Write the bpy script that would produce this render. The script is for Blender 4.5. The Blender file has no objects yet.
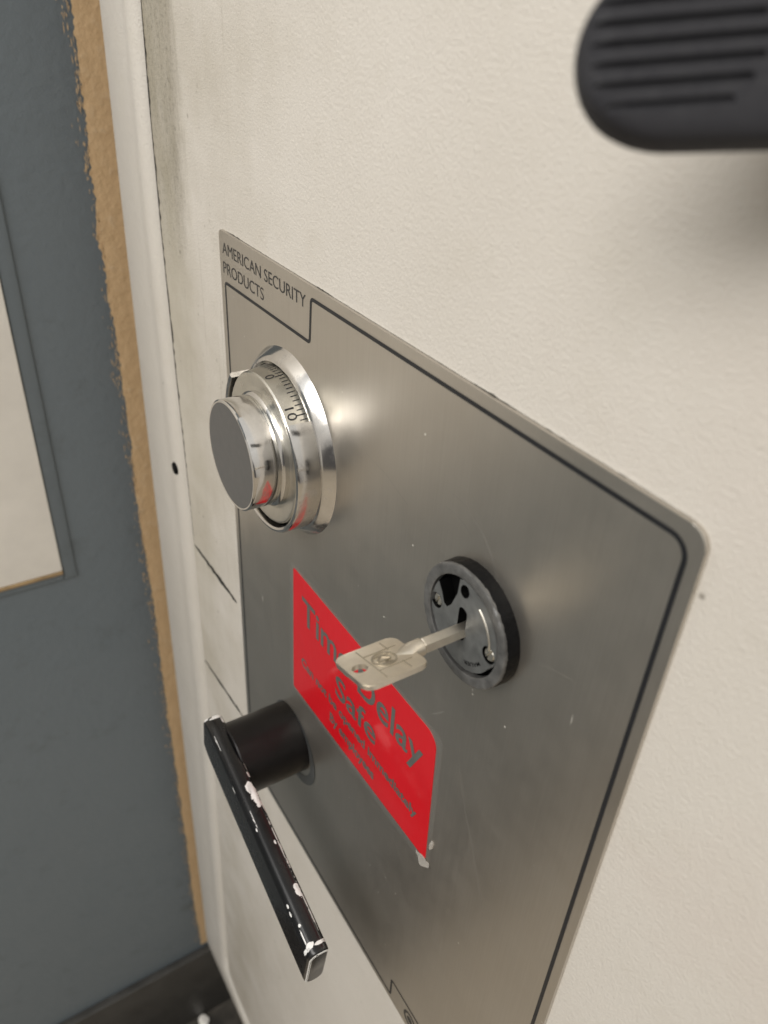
import bpy, bmesh, math, random
from mathutils import Vector, Matrix, noise
random.seed(7)
S = bpy.context.scene
COL = S.collection
R_ = math.radians

# ------------------------------------------------------------------ camera
cam_d = bpy.data.cameras.new('camera')
cam = bpy.data.objects.new('camera', cam_d); COL.objects.link(cam)
RX = Vector((0.52985034, 0.84641963, 0.05322057))
RY = Vector((0.48881844, -0.25350939, -0.83473919))
RZ = Vector((-0.69304773, 0.46830204, -0.54806756))
CAM = Vector((0.33260324, -0.13063188, 0.08741086))
m = Matrix((RX, -RY, -RZ)).transposed().to_4x4(); m.translation = CAM
cam.matrix_world = m
cam_d.sensor_fit = 'VERTICAL'; cam_d.sensor_height = 36; cam_d.sensor_width = 27
cam_d.lens = 785.8 / 1024 * 36
cam_d.clip_start = 0.005; cam_d.clip_end = 60
cam_d.dof.use_dof = True; cam_d.dof.focus_distance = 0.30; cam_d.dof.aperture_fstop = 12.5
S.camera = cam

# ------------------------------------------------------------------ world (a lit room: pale above, dim below, plus an added dark patch)
w = bpy.data.worlds.new('World'); S.world = w; w.use_nodes = True
nt = w.node_tree; nd = nt.nodes; bg = nd['Background']
tc = nd.new('ShaderNodeTexCoord'); sx = nd.new('ShaderNodeSeparateXYZ')
cr = nd.new('ShaderNodeValToRGB'); mp = nd.new('ShaderNodeMapRange')
mp.inputs['From Min'].default_value = -1; mp.inputs['From Max'].default_value = 1
nt.links.new(tc.outputs['Generated'], sx.inputs[0]); nt.links.new(sx.outputs['Z'], mp.inputs['Value'])
nt.links.new(mp.outputs[0], cr.inputs[0]); 
dt = nd.new('ShaderNodeVectorMath'); dt.operation = 'DOT_PRODUCT'; dt.inputs[1].default_value = Vector((.72, -.60, -.35)).normalized()  # unseen dark patch added on the photographer's side, for contrast in the chrome
nt.links.new(tc.outputs['Generated'], dt.inputs[0])
pm = nd.new('ShaderNodeMapRange'); pm.inputs['From Min'].default_value = .78; pm.inputs['From Max'].default_value = .86; pm.inputs['To Min'].default_value = 0; pm.inputs['To Max'].default_value = .92
nt.links.new(dt.outputs['Value'], pm.inputs['Value'])
pmx = nd.new('ShaderNodeMix'); pmx.data_type = 'RGBA'; pmx.inputs[7].default_value = (.05, .048, .05, 1)
nt.links.new(pm.outputs[0], pmx.inputs['Factor']); nt.links.new(cr.outputs[0], pmx.inputs[6]); nt.links.new(pmx.outputs[2], bg.inputs['Color'])
e = cr.color_ramp.elements
e[0].position = 0.25; e[0].color = (0.44, 0.40, 0.35, 1)
e[1].position = 0.75; e[1].color = (0.84, 0.82, 0.78, 1)
bg.inputs['Strength'].default_value = 0.88

def area(name, loc, target, sx_, sy_, power, col):
    l = bpy.data.lights.new(name, 'AREA'); l.shape = 'RECTANGLE'; l.size = sx_; l.size_y = sy_
    l.energy = power; l.color = col
    o = bpy.data.objects.new(name, l); COL.objects.link(o); o.location = loc
    o.rotation_euler = (Vector(target) - Vector(loc)).to_track_quat('-Z', 'Y').to_euler()
    return o
area('ceiling_lamp', (0.50, -1.45, 1.20), (0.1, 0, -0.1), 1.7, 0.8, 32, (1.0, 0.968, 0.93))

S.view_settings.view_transform = 'Standard'; S.view_settings.look = 'None'
S.view_settings.exposure = 0.0; S.view_settings.gamma = 1
S.render.resolution_x = 768; S.render.resolution_y = 1024

# ------------------------------------------------------------------ materials
class M:
    """tiny node helper"""
    def __init__(s, name):
        s.m = bpy.data.materials.new(name); s.m.use_nodes = True
        s.t = s.m.node_tree; s.b = s.t.nodes['Principled BSDF']; s._c = None
    def n(s, k, **kw):
        x = s.t.nodes.new('ShaderNode' + k)
        for a, v in kw.items(): setattr(x, a, v)
        return x
    def l(s, a, b): s.t.links.new(a, b)
    def co(s):
        if not s._c: s._c = s.n('TexCoord').outputs['Object']
        return s._c
    def noise(s, scale, detail=4, rough=.55, sc=(1, 1, 1), dist=0, off=(0, 0, 0)):
        mpn = s.n('Mapping'); mpn.inputs['Scale'].default_value = sc; mpn.inputs['Location'].default_value = off
        s.l(s.co(), mpn.inputs[0]); x = s.n('TexNoise'); s.l(mpn.outputs[0], x.inputs['Vector'])
        x.inputs['Scale'].default_value = scale; x.inputs['Detail'].default_value = detail
        x.inputs['Roughness'].default_value = rough; x.inputs['Distortion'].default_value = dist
        return x.outputs['Fac']
    def rng(s, v, a, b, c=0, d=1):
        x = s.n('MapRange'); x.inputs['From Min'].default_value = a; x.inputs['From Max'].default_value = b
        x.inputs['To Min'].default_value = c; x.inputs['To Max'].default_value = d; s.l(v, x.inputs['Value']); return x.outputs[0]
    def mix(s, f, a, b):
        x = s.n('Mix', data_type='RGBA')
        if isinstance(f, (int, float)): x.inputs['Factor'].default_value = f
        else: s.l(f, x.inputs['Factor'])
        for k, v in ((6, a), (7, b)):
            if isinstance(v, tuple): x.inputs[k].default_value = (*v, 1)
            else: s.l(v, x.inputs[k])
        return x.outputs[2]
    def math(s, op, a, b=0):
        x = s.n('Math', operation=op)
        for i, v in enumerate((a, b)):
            if isinstance(v, (int, float)): x.inputs[i].default_value = v
            else: s.l(v, x.inputs[i])
        return x.outputs[0]
    def set(s, **kw):
        for k, v in kw.items():
            i = s.b.inputs[k.replace('_', ' ')]
            if isinstance(v, tuple): i.default_value = (*v, 1) if len(v) == 3 else v
            elif isinstance(v, (int, float)): i.default_value = v
            else: s.l(v, i)
        return s
    def bump(s, h, strength, dist):
        x = s.n('Bump'); x.inputs['Strength'].default_value = strength; x.inputs['Distance'].default_value = dist
        s.l(h, x.inputs['Height'])
        if s.b.inputs['Normal'].is_linked: s.l(s.b.inputs['Normal'].links[0].from_socket, x.inputs['Normal'])
        s.l(x.outputs[0], s.b.inputs['Normal']); return s

def mat_paint(name, base, dirty):
    p = M(name)
    big = p.noise(5, 5, .6); mid = p.noise(38, 5, .65)
    c = p.mix(p.rng(big, .35, .7), tuple(x * 1.03 for x in base), tuple(x * y for x, y in zip(base, (.93, .92, .90))))
    c = p.mix(p.rng(mid, .55, .8, 0, .22), c, (.47, .43, .34))
    sep = p.n('SeparateXYZ'); p.l(p.co(), sep.inputs[0]); X, Z = sep.outputs['X'], sep.outputs['Z']
    if dirty:
        # grime band rubbed along the hinge-side edge of the door, strongest at the top
        wob = p.rng(p.noise(22, 5, .65, (1, 1, .35)), .3, .7, -.010, .010)
        d = p.math('ADD', X, wob)
        blotch = p.rng(p.noise(70, 6, .75, (1, 1, .35)), .25, .7, .40, 1)
        band = p.math('MULTIPLY', p.math('MULTIPLY', p.rng(d, -.040, -.052), p.rng(Z, -.050, .010)), blotch)
        c = p.mix(p.math('MULTIPLY', band, .85), c, (.215, .185, .145))
        olive = p.math('MULTIPLY', p.math('MULTIPLY', p.rng(d, -.034, -.062), p.rng(Z, -.36, -.05)), blotch)
        c = p.mix(p.math('MULTIPLY', olive, .42), c, (.40, .37, .25))
        v2 = p.n('TexVoronoi'); p.l(p.co(), v2.inputs['Vector']); v2.inputs['Scale'].default_value = 130
        sp2 = p.math('MULTIPLY', p.rng(v2.outputs['Distance'], .16, .08), p.math('MULTIPLY', p.rng(p.noise(30, 4, .7, off=(9, 0, 2)), .52, .60), p.rng(d, .05, -.05)))
        c = p.mix(p.math('MULTIPLY', sp2, .75), c, (.13, .11, .08))
        fine = p.math('MULTIPLY', p.rng(p.noise(420, 4, .7, off=(2, 2, 2)), .50, .68), band)
        c = p.mix(p.math('MULTIPLY', fine, .7), c, (.10, .085, .065))
        wide = p.math('MULTIPLY', p.rng(d, .13, -.06), p.rng(p.noise(11, 6, .65, off=(3, 0, 1)), .42, .66))
        c = p.mix(p.math('MULTIPLY', wide, .62), c, (.42, .38, .30))
        streak = p.math('MULTIPLY', p.rng(p.noise(1, 4, .6, (260, 1, 9), off=(5, 0, 1)), .60, .72), p.rng(d, .09, -.02))
        c = p.mix(p.math('MULTIPLY', streak, .30), c, (.30, .27, .20))
        pink = p.math('MULTIPLY', p.rng(X, .18, .34), p.rng(p.noise(17, 5, .6, off=(8, 0, 3)), .45, .7))
        c = p.mix(p.math('MULTIPLY', pink, .25), c, (.58, .47, .42))
    # small specks of dirt
    v = p.n('TexVoronoi'); p.l(p.co(), v.inputs['Vector']); v.inputs['Scale'].default_value = 58
    spk = p.math('MULTIPLY', p.rng(v.outputs['Distance'], .060, .035), p.rng(p.noise(12, 2, .5, off=(1, 4, 2)), .53, .58))
    c = p.mix(p.math('MULTIPLY', spk, .8), c, (.12, .10, .07))
    p.set(Base_Color=c, Roughness=p.rng(mid, .3, .7, .36, .52))
    p.bump(p.noise(860, 4, .6), .72, .00055); p.bump(p.noise(240, 3, .5), .2, .0008)
    return p.m

def mat_metal(name, base, rough, bump=0.0, grime=0.0, gcol=(.1, .09, .07), scale=180, brushed=None):
    p = M(name); n1 = p.noise(scale, 5, .65); n2 = p.noise(scale * .2, 4, .6)
    c = p.mix(p.rng(n1, .3, .75), base, tuple(x * .88 for x in base))
    r = p.rng(n2, .3, .7, rough * .75, rough * 1.3)
    mt = 1.0
    if grime:
        g = p.math('MULTIPLY', p.rng(p.noise(scale * .6, 6, .75, off=(2, 5, 1)), .52, .66), grime)
        c = p.mix(g, c, gcol); mt = p.rng(g, 0, 1, 1, .2); r = p.math('ADD', r, p.math('MULTIPLY', g, .4))
    p.set(Base_Color=c, Metallic=mt, Roughness=r)
    if brushed: p.bump(p.noise(1, 3, .6, brushed), .35, .00008)
    if bump: p.bump(n1, bump, .0003)
    return p.m

def mat_plain(name, col, rough, var=.12, bump=.1, scale=120, metal=0.0, coat=0.0, spec=.5):
    p = M(name); n1 = p.noise(scale, 4, .6)
    p.set(Base_Color=p.mix(p.rng(n1, .3, .7), tuple(x * (1 - var) for x in col), tuple(min(1, x * (1 + var)) for x in col)),
          Roughness=p.rng(n1, .3, .7, rough * .85, min(1, rough * 1.15)), Metallic=metal, Coat_Weight=coat, Specular_IOR_Level=spec)
    if bump: p.bump(n1, bump, .0004)
    return p.m

# brushed stainless faceplate
p = M('brushed_steel')
grain = p.noise(1, 4, .7, (1500, 1, 22)); grain2 = p.noise(1, 3, .6, (420, 1, 7), off=(3, 0, 0))
blot = p.noise(16, 5, .6); blot2 = p.noise(60, 4, .65, off=(4, 0, 2))
c = p.mix(p.rng(grain, .3, .7), (.555, .52, .465), (.60, .565, .51))
c = p.mix(p.rng(blot, .4, .75, 0, .35), c, (.47, .43, .37))
def nicks(scale, sc, rot, th, off):
    mpn = p.n('Mapping'); mpn.inputs['Rotation'].default_value = (0, R_(rot), 0); mpn.inputs['Scale'].default_value = sc; mpn.inputs['Location'].default_value = off
    p.l(p.co(), mpn.inputs[0]); v = p.n('TexVoronoi'); p.l(mpn.outputs[0], v.inputs['Vector']); v.inputs['Scale'].default_value = scale
    return p.math('MULTIPLY', p.rng(v.outputs['Distance'], th, th * .55), p.rng(p.noise(23, 2, .5, off=off), .50, .56))
nk = p.math('MAXIMUM', nicks(70, (1, .2, .16), 18, .034, (1, 0, 2)), nicks(52, (1, .2, .09), -55, .022, (4, 1, 0)))
nk = p.math('MAXIMUM', nk, nicks(130, (1, .2, 1), 0, .065, (2, 2, 6)))
c = p.mix(p.math('MULTIPLY', nk, .8), c, (.80, .77, .70))
p.set(Base_Color=c, Metallic=p.rng(nk, 0, 1, .935, .3), Coat_Weight=.10, Coat_Roughness=.20, Anisotropic=.45, Anisotropic_Rotation=.25,
      Roughness=p.math('ADD', p.rng(grain2, .3, .7, .325, .345), p.rng(blot2, .3, .75, .0, .05)))
tg = p.n('Tangent', direction_type='RADIAL', axis='Z'); p.l(tg.outputs[0], p.b.inputs['Tangent'])
p.bump(grain, .10, .00003); p.bump(blot, .2, .0006)
STEEL = p.m
PAINT = mat_paint('door_paint', (.675, .64, .585), True)
FRAMEP = mat_paint('frame_paint', (.65, .62, .57), False)
CHROME = mat_metal('worn_chrome', (.72, .70, .67), .13, .05, .25, (.22, .19, .15))
CHROME2 = mat_metal('clean_chrome', (.74, .725, .70), .10, .03, .06)
SATIN = mat_metal('satin_dial', (.66, .64, .58), .30, .05, .12, (.35, .31, .24))
KNOBF = mat_plain('knob_face', (.155, .155, .155), .42, .08, .06, 200, .6)
BLACK = mat_plain('black_line', (.012, .013, .016), .45, .1, 0)
INK = mat_plain('dark_ink', (.035, .034, .033), .5, .1, 0)
BLKP = mat_plain('black_lever_paint', (.007, .007, .0075), .26, .25, .02, 90, spec=.5)
HUBM = mat_plain('black_hub_paint', (.006, .005, .005), .34, .25, .05, 90, spec=.28)
CHIP = mat_plain('bare_white_primer', (.82, .82, .80), .45, .08, .25, 300)
LOCKB = mat_plain('black_cast_lock', (.006, .006, .0065), .45, .3, 1.0, 300, spec=.14)
LOCKR = mat_plain('worn_rim', (.14, .14, .137), .42, .3, .4, 260, .35)
LOCKD = mat_plain('grey_lock_disc', (.145, .15, .148), .34, .25, .35, 200, .3)
DARK = mat_plain('dark_hole', (.003, .003, .003), .6, .1, 0, spec=.08)
SCREWM = mat_metal('dull_screw', (.80, .77, .69), .36, .3, .35, (.14, .12, .09), 600)
KEYM = mat_metal('nickel_key', (.81, .75, .645), .42, 0, 0, (.36, .30, .22), 300)
KEYL = mat_plain('key_relief_dark', (.42, .375, .30), .45, .15, 0, 300, .8)  # darker tone that makes the raised lines stand out
GRIP = mat_plain('black_grip', (.019, .019, .023), .8, .12, .15, 700)
LETTER = mat_plain('label_grey', (.17, .17, .155), .35, .1, 0, 120, .3, .6)
SCRATCH = mat_plain('scratch_metal', (.46, .44, .40), .4, .1, 0, 120, .6)
SMUDGE = mat_plain('scuff_black', (.03, .028, .024), .7, .3, .2, 300)
BASEB = mat_plain('baseboard_dark', (.050, .048, .044), .5, .2, .2, 40)
PLINTH = mat_plain('plinth_black', (.012, .012, .012), .6)
CREAM = mat_plain('cream_panel', (.88, .85, .79), .45, .05, .1, 30)
TANEDGE = mat_plain('tan_edge', (.36, .25, .13), .6, .2, .2, 90)
PANELFR = mat_plain('frame_grey', (.105, .122, .130), .45, .1, .2, 60)

p = M('red_label'); n1 = p.noise(26, 4, .6); n2 = p.noise(90, 3, .5, (1, 1, .35))
p.set(Base_Color=p.mix(p.rng(n1, .3, .7), (.66, .004, .012), (.72, .006, .016)), Roughness=.38, Specular_IOR_Level=.3, Coat_Weight=.65, Coat_Roughness=.10)
p.bump(n2, .35, .0007); RED = p.m
p = M('clear_film'); p.set(Base_Color=(.9, .9, .88), Roughness=.12, Alpha=.03); FILM = p.m
p = M('milky_film'); p.set(Base_Color=(.72, .68, .62), Roughness=.16, Alpha=.45, Coat_Weight=1.0, Coat_Roughness=.05); FILM2 = p.m

p = M('grey_wall'); n1 = p.noise(3, 5, .6); n2 = p.noise(30, 5, .65); n3 = p.noise(150, 4, .6)
c = p.mix(p.rng(n1, .3, .7), (.134, .162, .182), (.153, .179, .197))
c = p.mix(p.rng(n2, .58, .8, 0, .5), c, (.085, .095, .095))
p.set(Base_Color=c, Roughness=p.rng(n2, .3, .7, .38, .55)); p.bump(n3, .35, .0012); p.bump(p.noise(70, 3, .5), .10, .002); WALL = p.m
p = M('tan_bare_strip'); n1 = p.noise(1, 5, .7, (60, 300, 60)); n2 = p.noise(120, 4, .6)
c = p.mix(p.rng(n1, .3, .7), (.70, .50, .29), (.60, .42, .235)); c = p.mix(p.rng(n2, .55, .8, 0, .5), c, (.74, .60, .42))
p.set(Base_Color=c, Roughness=.65); p.bump(n2, .6, .0015); TAN = p.m
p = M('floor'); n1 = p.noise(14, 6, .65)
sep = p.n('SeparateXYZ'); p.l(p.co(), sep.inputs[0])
dirt = p.rng(p.math('ADD', sep.outputs['X'], p.rng(p.noise(22, 5, .7, off=(1, 3, 0)), .3, .7, -.03, .03)), -.115, -.150)  # shade in the corner beside the safe, put into the floor colour
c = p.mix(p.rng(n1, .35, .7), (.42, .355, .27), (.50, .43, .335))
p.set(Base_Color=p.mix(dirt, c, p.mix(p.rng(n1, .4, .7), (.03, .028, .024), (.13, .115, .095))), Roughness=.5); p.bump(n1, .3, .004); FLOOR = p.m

# ------------------------------------------------------------------ mesh helpers
def put(name, bm, mat, parent=None, smooth=True, angle=32):
    me = bpy.data.meshes.new(name); bmesh.ops.recalc_face_normals(bm, faces=bm.faces[:]) if smooth is not None else None
    bm.to_mesh(me); bm.free()
    for mm in (mat if isinstance(mat, (list, tuple)) else [mat]): me.materials.append(mm)
    if smooth:
        for pl in me.polygons: pl.use_smooth = True
        me.set_sharp_from_angle(angle=R_(angle))
    o = bpy.data.objects.new(name, me); COL.objects.link(o)
    if parent: o.parent = parent
    return o
def tag(o, label=None, cat=None, group=None, kind=None):
    for k, v in (('label', label), ('category', cat), ('group', group), ('kind', kind)):
        if v: o[k] = v
    return o
def lathe(prof, cx, cz, n=128, a0=0, a1=360, bm=None, closed=False):
    """prof: (radius, height out of the door); turned about the -Y axis through (cx, cz)."""
    bm = bm or bmesh.new(); full = abs(a1 - a0) >= 360; k = n if full else n + 1; rings = []
    for i in range(k):
        a = R_(a0 + (a1 - a0) * i / n); s, c_ = math.sin(a), math.cos(a)
        rings.append([bm.verts.new((cx + r * s, -h, cz + r * c_)) for r, h in prof])
    m_ = len(prof)
    for i in range(n):
        A, B = rings[i], rings[(i + 1) % k]
        for j in range(m_ if closed else m_ - 1):
            q = [A[j], A[(j + 1) % m_], B[(j + 1) % m_], B[j]]
            if (q[0].co - q[3].co).length < 1e-7: q = q[:3]
            elif (q[1].co - q[2].co).length < 1e-7: q = [q[0], q[1], q[3]]
            bm.faces.new(q)
    if closed and not full:
        bm.faces.new(rings[0]); bm.faces.new(rings[-1][::-1])
    bmesh.ops.remove_doubles(bm, verts=bm.verts[:], dist=1e-6)
    return bm
def prism(pts, y0, y1, bm=None, bev=0, seg=3):
    """polygon in x,z pushed from y0 to y1"""
    b2 = bmesh.new()
    A = [b2.verts.new((x, y0, z)) for x, z in pts]; B = [b2.verts.new((x, y1, z)) for x, z in pts]
    f0 = b2.faces.new(A); b2.faces.new(B[::-1]); n = len(pts)
    for i in range(n): b2.faces.new((A[i], B[i], B[(i + 1) % n], A[(i + 1) % n]))
    if bev:
        bmesh.ops.bevel(b2, geom=list(f0.edges), offset=bev, segments=seg, affect='EDGES', profile=.5)
    if bm is None: return b2
    me = bpy.data.meshes.new('tmp'); b2.to_mesh(me); b2.free(); bm.from_mesh(me); bpy.data.meshes.remove(me); return bm
def fillet(pts, r, n=8):
    out = []; k = len(pts)
    for i in range(k):
        P = Vector(pts[i]); rr = r[i] if isinstance(r, (list, tuple)) else r
        a = (Vector(pts[i - 1]) - P); b = (Vector(pts[(i + 1) % k]) - P)
        if rr <= 0: out.append(tuple(P)); continue
        an = a.angle(b); d = min(rr / math.tan(an / 2), a.length * .49, b.length * .49); rr2 = d * math.tan(an / 2)
        a.normalize(); b.normalize(); c_ = P + (a + b).normalized() * (rr2 / math.sin(an / 2))
        s = P + a * d - c_; e_ = P + b * d - c_
        t0 = math.atan2(s.y, s.x); dt = (math.atan2(e_.y, e_.x) - t0 + math.pi) % (2 * math.pi) - math.pi
        for j in range(n + 1):
            t = t0 + dt * j / n; out.append((c_.x + rr2 * math.cos(t), c_.y + rr2 * math.sin(t)))
    return out
def ribbon(pts, wd, y, bm=None, closed=False, jag=0):
    """flat line of width wd along pts (x,z)"""
    bm = bm or bmesh.new(); k = len(pts); L = []; Rr = []
    for i in range(k):
        a = Vector(pts[i - 1] if (closed or i > 0) else pts[i]); b = Vector(pts[(i + 1) % k] if (closed or i < k - 1) else pts[i])
        d = (b - a).normalized(); nn = Vector((-d.y, d.x))
        ww = (wd[i] if isinstance(wd, list) else wd) / 2
        if closed:
            d1 = (Vector(pts[i]) - Vector(pts[i - 1])); d2 = (Vector(pts[(i + 1) % k]) - Vector(pts[i]))
            if d1.length > 1e-6 and d2.length > 1e-6: ww /= max(.5, math.cos(d1.angle(d2) / 2))
        P = Vector(pts[i])
        A = P + nn * ww * (1 + random.uniform(-jag, jag)); B = P - nn * ww * (1 + random.uniform(-jag, jag))
        L.append(bm.verts.new((A.x, y, A.y))); Rr.append(bm.verts.new((B.x, y, B.y)))
    for i in range(k if closed else k - 1):
        j = (i + 1) % k; bm.faces.new((L[i], L[j], Rr[j], Rr[i]))
    return bm
def box(x0, x1, y0, y1, z0, z1, bm=None, bev=0):
    b2 = bmesh.new(); bmesh.ops.create_cube(b2, size=1)
    for v in b2.verts:
        v.co = Vector((x0 + (v.co.x + .5) * (x1 - x0), y0 + (v.co.y + .5) * (y1 - y0), z0 + (v.co.z + .5) * (z1 - z0)))
    if bev: bmesh.ops.bevel(b2, geom=b2.edges[:], offset=bev, segments=3, affect='EDGES', profile=.5)
    if bm is None: return b2
    me = bpy.data.meshes.new('tmp'); b2.to_mesh(me); b2.free(); bm.from_mesh(me); bpy.data.meshes.remove(me); return bm
def text(s, bold=0.0, res=5):
    """unit text outline as a mesh: list of verts (x,y), faces; and its bounds"""
    cu = bpy.data.curves.new('t', 'FONT'); cu.body = s; cu.size = 1; cu.offset = bold; cu.resolution_u = res
    o = bpy.data.objects.new('t', cu); COL.objects.link(o)
    dg = bpy.context.evaluated_depsgraph_get(); me = bpy.data.meshes.new_from_object(o.evaluated_get(dg))
    vs = [(v.co.x, v.co.y) for v in me.vertices]; fs = [tuple(pl.vertices) for pl in me.polygons]
    bpy.data.objects.remove(o); bpy.data.curves.remove(cu); bpy.data.meshes.remove(me)
    return vs, fs
CAPH = None
def text_on(bm, s, fn, width, height, bold=0.0, x0=0, y0=0):
    """text scaled to width, with cap height = height, baseline y0; fn maps (u, v) to a 3-D point"""
    global CAPH
    if CAPH is None: CAPH = max(v[1] for v in text('H')[0])
    vs, fs = text(s, bold); a = min(v[0] for v in vs); b = max(v[0] for v in vs)
    vv = [bm.verts.new(fn(x0 + (x - a) / (b - a) * width, y0 + y / CAPH * height)) for x, y in vs]
    for f in fs:
        try: bm.faces.new([vv[i] for i in f])
        except ValueError: pass
def boolean(o, cutters):
    for c_ in cutters:
        md = o.modifiers.new('b', 'BOOLEAN'); md.operation = 'DIFFERENCE'; md.object = c_; md.solver = 'EXACT'
    dg = bpy.context.evaluated_depsgraph_get(); dg.update()
    me = bpy.data.meshes.new_from_object(o.evaluated_get(dg)); old = o.data
    o.modifiers.clear(); o.data = me; me.name = old.name; bpy.data.meshes.remove(old)
    for pl in me.polygons: pl.use_smooth = True
    me.set_sharp_from_angle(angle=R_(30))
    for c_ in cutters: bpy.data.objects.remove(c_)
def ell(cx, cz, rx, rz, rot=0, n=40):
    c_, s = math.cos(R_(rot)), math.sin(R_(rot))
    return [(cx + c_ * rx * math.cos(t) - s * rz * math.sin(t), cz + s * rx * math.cos(t) + c_ * rz * math.sin(t))
            for t in (2 * math.pi * i / n for i in range(n))]

# ------------------------------------------------------------------ setting: floor, wall
FZ = -1.10; WX = -0.222
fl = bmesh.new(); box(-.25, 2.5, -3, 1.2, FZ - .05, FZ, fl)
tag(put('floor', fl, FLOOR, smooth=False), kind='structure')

wb = bmesh.new(); box(WX - .12, WX, -2.2, 1.2, FZ - .02, 1.35, wb)
wall = tag(put('wall', wb, WALL, smooth=False), 'grey painted wall at right angles to the safe, with an unpainted tan strip down it', 'wall')
bb = bmesh.new(); box(WX, WX + .010, -2.2, 1.2, FZ + .0, FZ + .1485, bb, .002)
put('baseboard', bb, BASEB, wall)
# bare tan strip: the paint stops in a ragged brushed edge
bm = bmesh.new(); N = 1500; zt = 1.2; zb = -.945; prev = None
for i in range(N + 1):
    z = zt + (zb - zt) * i / N
    e_ = .0045 * noise.noise((z * 9, 0, 0)) + .0030 * noise.noise((z * 45, 3, 0)) + .0022 * noise.noise((z * 260, 7, 0)) + .0016 * noise.noise((z * 900, 9, 0))
    y = .0018 + e_ * .62 - .010 * max(0, (z + .42)) * 0
    a = bm.verts.new((WX + .0008, y, z)); b = bm.verts.new((WX + .0008, .16, z))
    if prev: bm.faces.new((prev[0], a, b, prev[1]))
    prev = (a, b)
put('bare_strip', bm, TAN, wall, smooth=False)
# loose brush flecks of tan beside the strip
bm = bmesh.new()
for i in range(900):
    z = random.uniform(-.93, .3); y = .0021 - abs(random.gauss(0, .0028)); h = random.uniform(.0005, .0035); t = random.uniform(.00012, .0005)
    bm.faces.new([bm.verts.new((WX + .0012, y + a, z + b)) for a, b in ((0, -h), (t, 0), (0, h), (-t * .5, 0))])
put('paint_fleck', bm, TAN, wall, smooth=False)

# cream panel on the wall (lower right corner in view)
wp = bmesh.new(); y1 = -.0654; z0 = -.3122
box(WX, WX + .003, -.52, y1, z0, .55, wp, .0008)
panel = tag(put('wall_panel', wp, CREAM), 'cream flat panel with a grey border mounted on the grey wall', 'panel')
te = bmesh.new(); box(WX + .0002, WX + .0036, -.52, y1, z0 - .0035, z0 - .0002, te, .0008); put('bottom_edge', te, TANEDGE, panel)
fr = bmesh.new(); fwd = .0105
box(WX, WX + .0016, y1 + .0006, y1 + fwd, z0 - .0100, .55, fr, .0007)
box(WX, WX + .0016, -.52, y1 + .0003, z0 - .0100, z0 - .0036, fr, .0007)
put('border', fr, WALL, panel)

# ------------------------------------------------------------------ the safe
safe = bpy.data.objects.new('safe', None); COL.objects.link(safe); safe.location = (0, 0, 0)
tag(safe, 'cream steel safe with a brushed metal faceplate, combination dial, key lock and black handles', 'safe')
# door
dp = [(-.0800, .45), (-.0805, .09), (-.0838, .04), (-.0850, -.02), (-.0838, -.10), (-.0805, -.19), (-.0840, -.43), (-.0985, -.70), (-.1070, -.822), (.70, -.800), (.70, .45)]
door = put('door', prism(dp, 0, .07, bev=.0022), PAINT, safe)
# frame round the door: sloped outer face, rounded inner bead
L_out = [(-.1600, .50), (-.1680, .08), (-.1755, -.054), (-.1832, -.245), (-.1915, -.54), (-.2000, -.925)]
L_in = [(-.0818, .452), (-.0822, .09), (-.0855, .04), (-.0867, -.02), (-.0855, -.10), (-.0822, -.19), (-.0860, -.43), (-.1003, -.70), (-.1093, -.826)]
def lerp_poly(P, z):
    for (x0, a), (x1, b) in zip(P, P[1:]):
        if a >= z >= b: return x0 + (x1 - x0) * (a - z) / (a - b)
    return P[0][0] if z > P[0][1] else P[-1][0]
bm = bmesh.new(); rows = []
prof = [(0.0, .09), (0.0, .012), (.012, .0060), (.04, .0045), (.55, .0024), (.66, .0018), (.72, -.0002), (.79, -.0020), (.86, -.0026), (.93, -.0020), (.985, .0008), (1.0, .0040), (1.0, .09)]
zs = [.50 - .95 * i / 24 for i in range(25)] + [-.50 - .403 * i / 12 for i in range(13)]
for z in zs:
    t_in = max(z, -.826) ; xo = lerp_poly(L_out, z)
    zi = .50 + (z - .50) * ((.50 + .826) / (.50 + .925)); xi = lerp_poly(L_in, zi)
    rows.append([bm.verts.new((xo + (xi - xo) * u, y, z + (zi - z) * u)) for u, y in prof])
for x in [-.06 + .08 * i for i in range(10)]:
    zo = min(-.925 + (x + .2) * .19, -.880); zi = -.826 + (x + .109) * .0273
    rows.append([bm.verts.new((x, y, zo + (zi - zo) * u)) for u, y in prof])
for A, B in zip(rows, rows[1:]):
    for j in range(len(prof) - 1): bm.faces.new((A[j], B[j], B[j + 1], A[j + 1]))
frame = put('frame', bm, FRAMEP, safe, angle=60)
sc = bmesh.new()
lathe([(0, .0004), (.0036, .0003), (.0042, -.0006), (.0044, -.0016)], 0, 0, 24, bm=sc)
for v in sc.verts: v.co += Vector((-.0955, -.0032, -.1690))
put('screw', sc, DARK, frame)
# body behind and dark plinth
bd = bmesh.new(); box(-.185, .78, .091, .62, -.87, .56, bd, .004); put('body', bd, FRAMEP, safe)
pl_ = bmesh.new(); box(-.150, .70, .10, .60, FZ, -.873, pl_, .003); put('plinth', pl_, PLINTH, safe)

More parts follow.
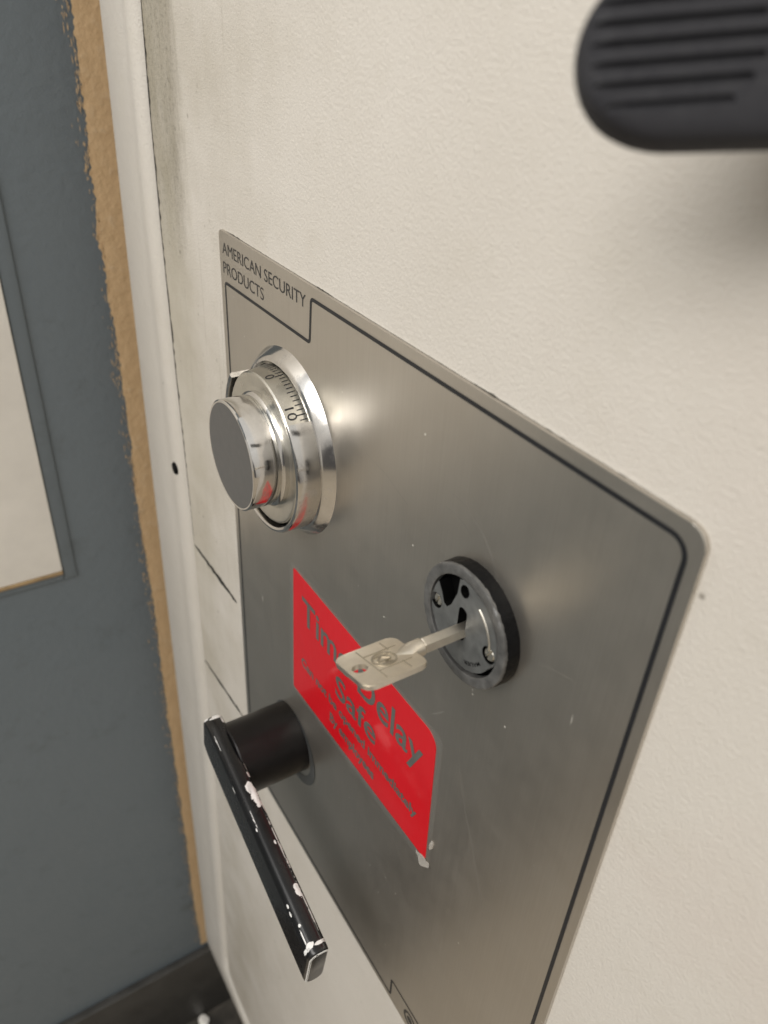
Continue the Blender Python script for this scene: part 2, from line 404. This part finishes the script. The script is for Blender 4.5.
# the paint has chipped black along the door edge
bm = bmesh.new(); prev = None
for k in range(701):
    z = .16 - .40 * k / 700; xe = lerp_poly(dp[:6], z) + .0004
    w_ = .0009 + .0030 * max(0, .15 + noise.noise((z * 60, 4, 0)) + .6 * noise.noise((z * 260, 6, 0)))
    w_ *= min(1, max(0, (z + .24) / .12)) ; a = bm.verts.new((xe, -.00012 if w_ > .0004 else .0004, z)); b = bm.verts.new((xe + max(w_, .00002), -.00012, z))
    if prev and w_ > .00025: bm.faces.new((prev[0], a, b, prev[1]))
    prev = (a, b)
bmesh.ops.delete(bm, geom=[v for v in bm.verts if not v.link_faces], context='VERTS')
put('chipped_edge', bm, SMUDGE, door, smooth=False)

# chipped dark marks on the door and frame
def scuff(a, b, wd, n=46):
    pts = []; ws = []
    for i in range(n + 1):
        t = i / n; pts.append((a[0] + (b[0] - a[0]) * t, a[1] + (b[1] - a[1]) * t + .0006 * noise.noise((t * 9 + a[1] * 50, 0, 0))))
        ws.append(wd * (.45 + .9 * abs(noise.noise((t * 16, a[1] * 90, 2)))) * min(1, 8 * t + .15, 8 * (1 - t) + .3))
    return ribbon(pts, ws, -.00012, jag=.25)
put('scuff', scuff((-.0800, -.2190), (-.0098, -.2172), .0048), SMUDGE, door, smooth=False)
put('scuff', scuff((-.0815, -.3240), (-.0100, -.3165), .0040), SMUDGE, door, smooth=False)

# ---------------- faceplate
PW, PH = .26, .345; FY = -.0014
fp = prism(fillet([(0, 0), (PW, 0), (PW, -PH), (0, -PH)], [.0022, .0050, .006, .006]), FY, .0, bev=.0003, seg=2)
plate = put('faceplate', fp, STEEL, safe, angle=20)
ln = [(.0046, -.0222), (.0850, -.0214), (.0860, -.0046), (.2560, -.0046), (.2560, -.3270), (.1752, -.3270), (.1752, -.3408), (.0046, -.3408)]
put('border_line', ribbon(fillet(ln, [.0018, .0014, .0018, .0050, .004, .0014, .0014, .003], 6), .0014, FY - .00008, closed=True), BLACK, plate, smooth=False)
# dirt packed along the upper edges of the plate
gp = [(.006 + .249 * k / 260, .00006) for k in range(261)]; bm = bmesh.new()
ribbon(gp, [.00010 + .00075 * max(0, noise.noise((k * .05, 5, 0)) + .5 * noise.noise((k * .35, 8, 0)) - .05) for k in range(261)], -.00010, bm, jag=.3)
put('grime', bm, SMUDGE, plate, smooth=False)
on_plate = lambda dy: (lambda u, v: (u, FY - dy, v))
bm = bmesh.new()
text_on(bm, 'AMERICAN SECURITY', on_plate(.00008), .0785, .0049, 0, .0034, -.0095)
text_on(bm, 'PRODUCTS', on_plate(.00008), .0418, .0050, 0, .0034, -.0180)
put('lettering', bm, INK, plate, smooth=False)
bm = bmesh.new()
ribbon(ell(.1925, -.3355, .0044, .0044, n=32), .0016, FY - .00008, bm, closed=True)
bm.faces.new([bm.verts.new((x, FY - .00008, z)) for x, z in ell(.1925, -.3355, .0022, .0022, n=24)])
put('emblem', bm, INK, plate, smooth=False)
# the long scratches in the steel
def scr(pts, wd): 
    put('scratch', ribbon(pts, [wd * (.15 + .85 * math.sin(math.pi * (i + .3) / len(pts))) for i in range(len(pts))], FY - .00005, jag=.3), SCRATCH, plate, smooth=False)
def arc(cx, cz, r, a0, a1, wd): scr([(cx + r * math.cos(R_(a0 + (a1 - a0) * i / 24)), cz + r * math.sin(R_(a0 + (a1 - a0) * i / 24))) for i in range(25)], wd)
arc(.178, -.062, .026, 96, -4, .00026); arc(.178, -.064, .022, 100, 60, .00022)
scr([(.193, -.120), (.206, -.156), (.2125, -.168), (.222, -.190)], .00024)
scr([(.128, -.047), (.141, -.0485), (.155, -.053)], .0002); scr([(.224, -.066), (.236, -.062)], .0002); scr([(.181, -.128), (.187, -.121)], .00035)

# ---------------- red label
LDX = .0018
LB = [(.0675, -.1368), (.1835, -.1368), (.1860, -.2075), (.0663, -.2148)]
lab = put('warning_label', prism(fillet(LB, [.0012, .007, .0012, .0012]), FY - .00022, FY - .00004), RED, safe, smooth=False)
bm = bmesh.new(); fy = on_plate(.00030)
text_on(bm, 'Time Delay', fy, .1005, .0148, .014, .0765, -.1622)
text_on(bm, 'Safe', fy, .0350, .0128, .014, .1095, -.1812)
text_on(bm, 'Can not be opened immediately', fy, .1015, .0052, .03, .0757, -.1915)
text_on(bm, 'By employees', fy, .0400, .0056, .03, .1050, -.2030)
put('lettering', bm, LETTER, lab, smooth=False)
fo = fillet([(.0645, -.1342), (.1870, -.1342), (.1890, -.2118), (.0632, -.2178)], .004); fi = fillet([(.0672, -.1365), (.1838, -.1365), (.1863, -.2078), (.0660, -.2151)], [.0012, .007, .0012, .0012])
fm = bmesh.new(); A = [fm.verts.new((x, FY - .00020, z)) for x, z in fo]; B = [fm.verts.new((x, FY - .00024, z)) for x, z in fi]
for i in range(len(A)): fm.faces.new((A[i], A[(i + 1) % len(A)], B[(i + 1) % len(A)], B[i]))
put('clear_film', fm, FILM, lab, smooth=False)
# the corner of the clear film has lifted and catches the light
bm = bmesh.new(); nu, nv = 10, 6; g = []
for a in range(nu + 1):
    u = a / nu; row = []
    for b in range(nv + 1):
        v = b / nv; x = .1800 + .0085 * u + .0012 * v; z = -.2078 + .0022 * u - .0042 * v * (1 - .5 * abs(2 * u - 1) ** 2)
        row.append(bm.verts.new((x, FY - .00045 - .0011 * v * (.4 + .6 * math.sin(math.pi * u)) - .0003 * math.sin(9 * u + 4 * v), z)))
    g.append(row)
for a in range(nu):
    for b in range(nv): bm.faces.new((g[a][b], g[a + 1][b], g[a + 1][b + 1], g[a][b + 1]))
put('lifted_film', bm, FILM2, lab, angle=80)
bm = bmesh.new(); bmesh.ops.create_uvsphere(bm, u_segments=16, v_segments=8, radius=1)
for v in bm.verts:
    w_ = 1 + .3 * noise.noise(v.co * 2.3); v.co = Vector((.1885 + v.co.x * .0011 * w_ + v.co.z * .0004, FY - .0002 + v.co.y * .0008, -.1945 + v.co.z * .0032 * w_))
put('film_wrinkle', bm, FILM2, lab)
for o_ in (lab, *lab.children): o_.data.transform(Matrix.Translation((LDX, 0, 0)))

# ---------------- combination dial
DX, DZ = .067, -.072
ring = lathe([(.0405, 0), (.0405, .0014), (.0398, .0022), (.0374, .0050), (.0362, .0058), (.0350, .0060), (.0340, .0052), (.0338, .0016)], DX, DZ, 160)
lathe([(.0338, .0045), (.0360, .0045), (.0360, .0148), (.0356, .0155), (.0346, .0158), (.0337, .0153)], DX, DZ, 150, 49.5, 310, ring, closed=True)
ring = put('dial_ring', ring, CHROME, safe)
bm = bmesh.new()
def on_bevel(u, v):                     # u along the arc at r=.038, v across the sloped face towards the door
    t = (v + .0014) / .0028; r = .0374 + (.0390 - .0374) * t + .00006; h = .0047 - (.0047 - .0022) * t + .00008
    a = u / .0382; return (DX + r * math.sin(a), -h, DZ + r * math.cos(a))
text_on(bm, 'S', on_bevel, .0017, .0024, .03, -.0016, -.0008)
text_on(bm, '&', on_bevel, .0013, .0015, .0, .0018, -.0007)
text_on(bm, 'G', on_bevel, .0020, .0024, .04, .0046, -.0008)
put('maker_letters', bm, INK, ring, smooth=False)
bm = bmesh.new(); 
for a in (-37.0,):
    aa = R_(a); d_ = .00028
    ps = [(.0352, .00608, -d_), (.0352, .00608, d_), (.0372, .00512, d_), (.0372, .00512, -d_)]
    bm.faces.new([bm.verts.new((DX + r * math.sin(aa) + o_ * math.cos(aa), -h, DZ + r * math.cos(aa) - o_ * math.sin(aa))) for r, h, o_ in ps])
put('index_mark', bm, INK, ring, smooth=False)
# the numbered dial inside the ring
DR0, DR1, DH0, DH1 = .03355, .0322, .0052, .0138
dial = lathe([(.030, .0020), (.0332, .0030), (DR0, DH0), (DR1, DH1), (.0316, .0144), (.0308, .0145), (.0262, .0132), (.0256, .0132), (0, .0132)], DX, DZ, 144)
dial = put('dial', dial, SATIN, safe)
bm = bmesh.new(); SL = (DR0 - DR1) / (DH1 - DH0)
def on_drum(u, h, lift=.00008):
    r = DR0 - SL * (h - DH0) + lift; a = u; return (DX + r * math.sin(a), -h, DZ + r * math.cos(a))
Z0 = R_(7.0)
for k in range(100):
    a = Z0 + 2 * math.pi * k / 100; long_ = .0036 if k % 10 == 0 else (.0032 if k % 5 == 0 else .0027)
    d_ = .0080 if k % 10 == 0 else .0062
    bm.faces.new([bm.verts.new(on_drum(a + s * d_, h)) for s, h in ((-1, .0058), (1, .0058), (1, .0058 + long_), (-1, .0058 + long_))])
for k in range(0, 100, 10):
    s = str(k); wd = .0018 * len(s) + .0003
    a = Z0 + 2 * math.pi * k / 100 - (wd * .675 + .0012) / .033
    text_on(bm, s, lambda u, v: on_drum(a + u / .033, .0128 - v), wd * 1.35, .0036, .004)
put('graduations', bm, BLACK, dial, smooth=False)
kn = lathe([(.0243, .0125), (.0243, .0152), (.0238, .0158), (.0229, .0163), (.0229, .0172), (.0232, .0176), (.0232, .0270), (.0229, .0277), (.0224, .0280)], DX, DZ, 128)
knob = put('knob', kn, CHROME2, dial)
kf = lathe([(.0232, .0278), (.0226, .02822), (.0220, .02815), (.0, .0280)], DX, DZ, 96)
for f in kf.faces: pass
kfo = put('knob_face', kf, [CHROME2, KNOBF], dial)
for pl in kfo.data.polygons:
    c_ = pl.center; pl.material_index = 1 if math.hypot(c_.x - DX, c_.z - DZ) < .0219 else 0

# ---------------- key lock
LX, LZ = .1958, -.072
lb = bmesh.new(); N = 160
prof = [(.0204, 0), (.0206, .0010), (.0205, .0048), (.0202, .0060), (.0168, .0062), (.0168, .0022), (0, .0022)]
lathe(prof, LX, LZ, N, bm=lb)
for v in lb.verts:
    r = math.hypot(v.co.x - LX, v.co.z - LZ)
    if r > .0195: 
        k = 1 + .006 * noise.noise((v.co.x * 700, v.co.y * 500, v.co.z * 700)); v.co.x = LX + (v.co.x - LX) * k; v.co.z = LZ + (v.co.z - LZ) * k
lock = put('key_lock', lb, [LOCKB, DARK], safe)
for pl in lock.data.polygons:
    if math.hypot(pl.center.x - LX, pl.center.z - LZ) < .0169 and pl.center.y > -.0058: pl.material_index = 1  # recess floor coloured near black to stand for the shade inside
rm = bmesh.new(); lathe([(.0201, .0056), (.0204, .0064), (.0201, .0070), (.0196, .0071), (.0170, .0071), (.0167, .0069), (.0166, .0050)], LX, LZ, N, bm=rm)
for v in rm.verts:
    r = math.hypot(v.co.x - LX, v.co.z - LZ)
    if r > .0194:
        k = 1 + .014 * max(0, noise.noise((v.co.x * 420, 1, v.co.z * 420))) + .008 * noise.noise((v.co.x * 1400, 5, v.co.z * 1400)); v.co.x = LX + (v.co.x - LX) * k; v.co.z = LZ + (v.co.z - LZ) * k
put('rim', rm, LOCKR, lock, angle=50)
# face disc with its cut-outs
dpts = []
for i in range(120):
    a = 2 * math.pi * i / 120
    dg_ = math.degrees(a) % 360                      # 0 = +x, counter-clockwise
    r = .0164 if (dg_ < 100 or dg_ > 345) else (.0152 if 200 < dg_ < 340 else .0158)
    dpts.append((LX + r * math.cos(a), LZ + r * math.sin(a)))
disc = put('face_disc', prism(dpts, -.0068, -.0024, bev=.0004, seg=2), [LOCKD, DARK], lock, angle=30)
cuts = []
def cutter(pts): 
    o = put('c', prism(pts, -.02, .0), [LOCKD, DARK]); cuts.append(o)
    for pl in o.data.polygons: pl.material_index = 1  # cut walls near black too: shade of the holes put into the colour
cutter([(LX + a, LZ + b) for a, b in ((-.0128, .0118), (-.0060, .0175), (-.0036, .0158), (-.0040, .0100), (-.0062, .0040), (-.0082, .0016), (-.0098, .0022), (-.0112, .0052), (-.0135, .0085), (-.0160, .0100))][::-1])
cutter(ell(LX - .0135, LZ + .0004, .0027, .0027))
cutter(ell(LX - .0008, LZ + .0128, .0020, .0024, -20))
cutter(ell(LX + .0132, LZ - .0012, .0029, .0029))
cutter(fillet([(LX - .0024, LZ + .0066), (LX + .0016, LZ + .0066), (LX + .0016, LZ - .0056), (LX - .0024, LZ - .0056)], .0018))
boolean(disc, cuts)
rl = lathe([(.0125, .00685), (.0128, .0071), (.0132, .0071), (.0135, .00685)], LX, LZ, 50, 30, 88); put('raised_line', rl, SCREWM, lock)
def screw(x, z, r, h, ang):
    bm = lathe([(r, .0024), (r, h - .0006), (r * .8, h - .0001), (0, h)], x, z, 32); o = put('screw', bm, SCREWM, lock)
    c_ = put('c', prism([(x + r * 1.5 * math.cos(R_(ang)) * a - r * .16 * math.sin(R_(ang)) * b, z + r * 1.5 * math.sin(R_(ang)) * a + r * .16 * math.cos(R_(ang)) * b) for a, b in ((-1, -1), (1, -1), (1, 1), (-1, 1))], -.02, -(h - .0007)), DARK)
    boolean(o, [c_])
screw(LX - .0136, LZ + .0002, .0022, .0062, 70); screw(LX + .0131, LZ - .0013, .00235, .0066, 65); screw(LX - .0007, LZ + .0126, .0014, .0048, 30)
bm = bmesh.new()
def on_arc(u, v): 
    a = u / .0120; r = .0118 + v; return (LX + r * math.sin(a + math.pi), -.00686, LZ + r * math.cos(a + math.pi))
text_on(bm, 'MAUER', on_arc, .0085, .0013, .01, -.0115, .0)
put('stamped_letters', bm, DARK, lock, smooth=False)

# ---------------- lever handle at the bottom left of the plate
HX, HZ = .066, -.2550
P0 = Vector((.0464, -.04457, -.2346)); phi, psi, LL, BH, BT = -.166, -.034, .1325, .0325, .0098
u_ = Vector((math.cos(phi) * math.cos(psi), math.sin(psi), math.sin(phi) * math.cos(psi)))
dn = Vector((math.sin(phi), 0, -math.cos(phi))); bk = dn.cross(u_).normalized()
if bk.y < 0: bk = -bk
prf = fillet([(0, 0), (BT, 0), (BT, BH), (0, BH)], [.0058, .0030, .0046, .0058], 8)   # (back, down)
def bar_pt(s, k, lift=0.0, shrink=0.0):
    a, b = prf[k % len(prf)]
    ctr = Vector((BT / 2, BH / 2)); v = Vector((a, b)) - ctr
    n2 = (Vector(prf[(k + 1) % len(prf)]) - Vector(prf[k - 1])); nn = Vector((n2.y, -n2.x)); nn.normalize()
    q = Vector((a, b)) + nn * (lift - shrink)
    # rounded left tip
    t = max(0, (.012 - s) / .012); sq = 1 - .28 * t ** 2.6
    q.y = BH / 2 + (q.y - BH / 2) * sq
    return P0 + u_ * s + bk * q.x + dn * q.y
bm = bmesh.new(); st = [0, .0003, .001, .002, .004, .007, .010, .014] + [.014 + (LL - .016) * i / 20 for i in range(1, 21)] + [LL - .0009, LL - .0004, LL]
shr = {0: .0012, 1: .0006, 2: .0002, len(st) - 1: .0010, len(st) - 2: .0005, len(st) - 3: .0001}
rows = [[bm.verts.new(bar_pt(s, k, 0, shr.get(i, 0))) for k in range(len(prf))] for i, s in enumerate(st)]
for A, B in zip(rows, rows[1:]):
    for k in range(len(prf)): bm.faces.new((A[k], B[k], B[(k + 1) % len(prf)], A[(k + 1) % len(prf)]))
bm.faces.new(rows[0][::-1]); bm.faces.new(rows[-1])
lever = put('lever_handle', bm, BLKP, safe, angle=45)
hb = lathe([(.0197, .0016), (.0197, .0365), (.0192, .0372), (0, .0372)], HX, HZ, 96)
put('hub', hb, HUBM, lever)
wsh = lathe([(.0245, .00162), (.0190, .00162)], HX + .0015, HZ - .0045, 96); 
put('washer', wsh, mat_plain('washer_grey', (.20, .205, .205), .45, .1, .05, 100, .8), lever)
# paint chips: small ragged cells lying on the bar
bm = bmesh.new(); NP = len(prf)
per = [0]
for k in range(NP): per.append(per[-1] + (Vector(prf[(k + 1) % NP]) - Vector(prf[k])).length)
TOT = per[-1]
def surf(s, v, lift=.00009):
    v %= TOT
    for k in range(NP):
        if per[k] <= v <= per[k + 1]:
            t = (v - per[k]) / max(1e-9, per[k + 1] - per[k]); return bar_pt(s, k, lift).lerp(bar_pt(s, k + 1, lift), t)
def chip(s0, v0, rs, rv, seed, rag=.55, cell=.00022, rot=0):
    ns, nv = int(rs * 1.6 / cell), int(rv * 1.6 / cell)
    for i in range(-ns, ns):
        for j in range(-nv, nv):
            ds, dv = i * cell, j * cell
            cs, cv = ds * math.cos(rot) + dv * math.sin(rot), -ds * math.sin(rot) + dv * math.cos(rot)
            q = (cs / rs) ** 2 + (cv / rv) ** 2 + rag * noise.noise((ds * 520 + seed, dv * 520, seed * 3)) + .35 * rag * noise.noise((ds * 1700, dv * 1700 + seed, 1))
            if q < .8 and 0.0004 < s0 + ds < LL - .0006:
                bm.faces.new([bm.verts.new(surf(s0 + ds + a * cell, v0 + dv + b * cell)) for a, b in ((0, 0), (1, 0), (1, 1), (0, 1))])
# v=0 starts at the end of the front-top fillet; v over the top = 0..BT, small v near the front edge
kk = 0
top_v = [per[k] for k in range(NP)]
vf = per[4]                                         # middle of the front-top rounding
vt = per[9]                                         # top face, front side
vb = per[13]                                        # middle of the back-top rounding
def at(s, v, *a, **k): chip(s, v, *a, **k)
vt, vf, vb = per[8], per[4], per[13]
at(0.0530, vt + .0028, .0072, .0023, 1, rag=.75); at(0.0485, vt + .0016, .0032, .0018, 2, rag=.7); at(0.0590, vt + .0046, .0030, .0012, 12, rag=.6)
at(0.0415, vt + .0046, .0018, .0013, 3); at(0.0330, vt + .0052, .0080, .0005, 4, rag=.5); at(0.0210, vt + .0052, .0060, .0006, 5, rag=.55); at(0.0280, vt + .0044, .0020, .0011, 15)
at(0.0795, vt + .0022, .0012, .0005, 6); at(0.0825, vt + .0040, .0022, .0007, 16)
at(0.1040, vt + .0024, .0036, .0015, 7, rag=.8); at(0.1020, vt + .0030, .0014, .0009, 17, rag=.8)
at(0.1080, vf - .0008, .0012, .0006, 8); at(0.1115, vf - .0012, .0015, .0005, 9); at(0.1180, vf + .0006, .0009, .0007, 10)
at(0.1230, vf, .0042, .0004, 11, rag=.6); at(0.1276, vf + .001, .0016, .0024, 13, rag=.5); at(0.1282, vt + .0024, .0008, .0040, 14, rag=.4); at(0.1280, vb, .0009, .0012, 18)
at(0.0018, vt + .0024, .0014, .0040, 19, rag=.5); at(0.0060, vb - .0005, .0025, .0008, 20); at(0.0010, vf, .0012, .0016, 21)
at(.0300, vt + .0050, .0100, .0004, 31, rag=.7); at(.0620, vt + .0050, .0018, .0007, 32, rag=.7); at(.0700, vf + .0004, .0012, .0003, 33); at(.0900, vb, .0030, .0003, 34, rag=.8)
at(.0020, vb, .0012, .0030, 35, rag=.6); at(.0450, vf - .0030, .0022, .0004, 36)
at(.0640, vf + .0012, .0050, .00022, 41, rag=1.2); at(.0180, vf, .0050, .00024, 43, rag=1.2)
at(.0800, vb - .0006, .0160, .00035, 44, rag=1.1); at(.1120, vb - .0006, .0130, .00035, 45, rag=1.1); at(.0030, vt + .0010, .0012, .0040, 46, rag=.6); at(.1285, vf - .0020, .0010, .0030, 47, rag=.6)
put('paint_chip', bm, CHIP, lever, smooth=False)
# worn rim round the end cap
bm = bmesh.new()
for k in range(NP):
    if k < 17 or k > 30:
        w_ = .0002 + .0012 * max(0, noise.noise((k * .9, 4, 0)))
        A, B = bar_pt(LL + .00008, k, 0, .0010 + w_), bar_pt(LL + .00008, k + 1, 0, .0010 + w_); C_, D = bar_pt(LL - .0003, k + 1, .0001, .0004), bar_pt(LL - .0003, k, .0001, .0004)
        bm.faces.new([bm.verts.new(q) for q in (A, B, C_, D)])
put('worn_edge', bm, CHIP, lever, smooth=False)

# ---------------- ribbed black grip handle, upper right, standing off the door
def cam_pt(px, py, dep): return CAM + (RX * ((px - 384) / 785.8) + RY * ((py - 512) / 785.8) + RZ) * dep
A0 = cam_pt(577, 51, .1035); A1 = cam_pt(860, 27, .0980)
gx = (A1 - A0).normalized(); gn = (-RZ + RY * .10).normalized(); gn = (gn - gx * gn.dot(gx)).normalized(); gy = gn.cross(gx).normalized()  # gy: up in view
if gy.dot(-RY) < 0: gy = -gy
GL, GW, GT = .050, .0112, .0046
def half(s):                                        # half width along the handle
    t = min(1, s / .0135); return GW * math.sqrt(max(0, 1 - (1 - t) ** 2.25)) * (1 + .10 * min(1, s / .03))
bm = bmesh.new(); rows = []; NS = 44
for i in range(NS + 1):
    s = GL * (i / NS) ** 1.7; h = max(half(s), .00015); e_ = min(1, math.sqrt(max(0.0, 1 - max(0, 1 - s / .0045) ** 2))) if s < .0045 else 1; th = GT * max(e_, .05)
    q = []
    for j in range(32):
        a = 2 * math.pi * j / 32; c_, s_ = math.cos(a), math.sin(a)
        q.append(bm.verts.new(A0 + gx * s + gy * (h * math.copysign(abs(c_) ** .55, c_)) + gn * (th * (math.copysign(abs(s_) ** .42, s_)) - GT)))
    rows.append(q)
for A, B in zip(rows, rows[1:]):
    for j in range(32): bm.faces.new((A[j], B[j], B[(j + 1) % 32], A[(j + 1) % 32]))
bm.faces.new(rows[0][::-1]); bm.faces.new(rows[-1])
grip = put('grip_handle', bm, GRIP, safe, angle=50)
cuts = []
for k in range(-3, 5):
    off = k * .00258 + .0004; s1 = .0242 - .00052 * (k) ** 2 * .9; s0 = .0009
    for t in range(60):
        if half(s0) > abs(off) + .0008: break
        s0 += .0002
    wv = .00056; b2 = bmesh.new(); vs = []
    pts = fillet([(s0, off - wv), (s1, off - wv), (s1, off + wv), (s0, off + wv)], wv * .95, 5)
    A = [b2.verts.new(A0 + gx * x + gy * y + gn * .004) for x, y in pts]; B = [b2.verts.new(A0 + gx * x + gy * y - gn * .0011) for x, y in pts]
    b2.faces.new(A); b2.faces.new(B[::-1])
    for i in range(len(pts)): b2.faces.new((A[i], B[i], B[(i + 1) % len(pts)], A[(i + 1) % len(pts)]))
    cuts.append(put('c', b2, DARK))
boolean(grip, cuts)
root = A0 + gx * (GL - .008) - gn * GT
bm = bmesh.new(); lathe([(.0062, .0), (.0062, -root.y + .001)], root.x, root.z, 40, bm=bm); put('shaft', bm, GRIP, grip)
bm = bmesh.new(); lathe([(.0140, .0002), (.0140, .0040), (.0130, .0050), (.0062, .0052)], root.x, root.z, 64, bm=bm); put('escutcheon', bm, GRIP, grip)

# ------------------------------------------------------------------ the key in the lock
key = bpy.data.objects.new('key', None); COL.objects.link(key); key.location = (.1955, -.0062, -.0742); key.rotation_euler = (0, -R_(15.9), 0)
tag(key, 'flat nickel key with a round hole in its bow, standing in the black lock', 'key')
bm = bmesh.new()
def hexring(y, a, b, n=6, off=0): return [bm.verts.new((a * math.cos(2 * math.pi * i / n + off), y, b * math.sin(2 * math.pi * i / n + off))) for i in range(n)]
rws = [hexring(y, a, b, 6, math.pi / 6) for y, a, b in ((.004, .0026, .0025), (-.0148, .0027, .0026), (-.0152, .0022, .0022))]
for A, B in zip(rws, rws[1:]):
    for j in range(6): bm.faces.new((A[j], B[j], B[(j + 1) % 6], A[(j + 1) % 6]))
bm.faces.new(rws[0]); bm.faces.new(rws[-1][::-1])
put('shaft', bm, KEYM, key, angle=25)
bm = bmesh.new()
rws = [hexring(y, a, b, 20) for y, a, b in ((-.0150, .0021, .0021), (-.0154, .0028, .0027), (-.0184, .0029, .0026), (-.0203, .0036, .0018), (-.0245, .0006, .0010))]
for A, B in zip(rws, rws[1:]):
    for j in range(20): bm.faces.new((A[j], B[j], B[(j + 1) % 20], A[(j + 1) % 20]))
bm.faces.new(rws[0]); bm.faces.new(rws[-1][::-1])
put('collar', bm, KEYM, key)
yA, yB, hw = -.0190, -.0402, .0101
out = fillet([(-hw, yB), (hw, yB), (hw, yA), (-hw, yA)], [.0030, .0030, .0026, .0026], 8)
bm = bmesh.new(); T = .00085
A = [bm.verts.new((x, y, T)) for x, y in out]; B = [bm.verts.new((x, y, -T)) for x, y in out]
f0 = bm.faces.new(A); f1 = bm.faces.new(B[::-1])
for i in range(len(out)): bm.faces.new((A[i], B[i], B[(i + 1) % len(out)], A[(i + 1) % len(out)]))
bmesh.ops.bevel(bm, geom=list(f0.edges) + list(f1.edges), offset=.00025, segments=2, affect='EDGES')
bow = put('bow', bm, KEYM, key, angle=35)
ct = bmesh.new(); bmesh.ops.create_cone(ct, segments=36, radius1=.0024, radius2=.0024, depth=.01, cap_ends=True)
for v in ct.verts: v.co += Vector((-.0002, -.0364, 0))
co_ = put('c', ct, DARK); co_.parent = key
bpy.context.view_layer.update(); boolean(bow, [co_]); bow.data.set_sharp_from_angle(angle=R_(12))
bm = bmesh.new()
def zrib(pts, wd, z, closed=False):
    b2 = ribbon(pts, wd, 0, closed=closed)
    ext = bmesh.ops.extrude_face_region(b2, geom=b2.faces[:])
    for v in [q for q in ext['geom'] if isinstance(q, bmesh.types.BMVert)]: v.co.y = 1
    for v in b2.verts: v.co = Vector((v.co.x, v.co.z, z if v.co.y > .5 else T - .0002))
    me = bpy.data.meshes.new('tmp'); b2.to_mesh(me); b2.free(); bm.from_mesh(me); bpy.data.meshes.remove(me)
zt_ = T + .00028
zrib(ell(0, -.0283, .0036, .0036, n=36), .00055, zt_, True)
zrib([(-.0022, -.0308), (-.0018, -.0260)], .0005, zt_); zrib([(-.0019, -.0285), (.0004, -.0262)], .0005, zt_); zrib([(-.0019, -.0284), (.0002, -.0308)], .0005, zt_)
zrib([(.0006, -.0306), (.0010, -.0264), (.0018, -.0288), (.0026, -.0266), (.0025, -.0302)], .0005, zt_)
zrib([(-.0088, -.0328), (.0088, -.0328)], .00030, T + .00012); zrib([(-.0090, -.0245), (-.0038, -.0245)], .00030, T + .00012); zrib([(.0040, -.0245), (.0088, -.0245)], .00030, T + .00012)
zrib([(-.0046, -.0328), (-.0046, -.0215)], .00030, T + .00012); zrib([(.0046, -.0328), (.0046, -.0215)], .00030, T + .00012)
em = put('embossing', bm, KEYL, bow, angle=25)

# ------------------------------------------------------------------ paint flake lying on the floor beside the safe
bm = bmesh.new(); bmesh.ops.create_icosphere(bm, subdivisions=2, radius=.007)
for v in bm.verts: v.co = Vector((v.co.x * 1.3, v.co.y, v.co.z * .45)) * (1 + .35 * noise.noise(v.co * 260)) + Vector((-.203, -.012, FZ + .003))
tag(put('paint_flake', bm, CREAM), 'small cream paint flake on the dark floor below the safe', 'flake')
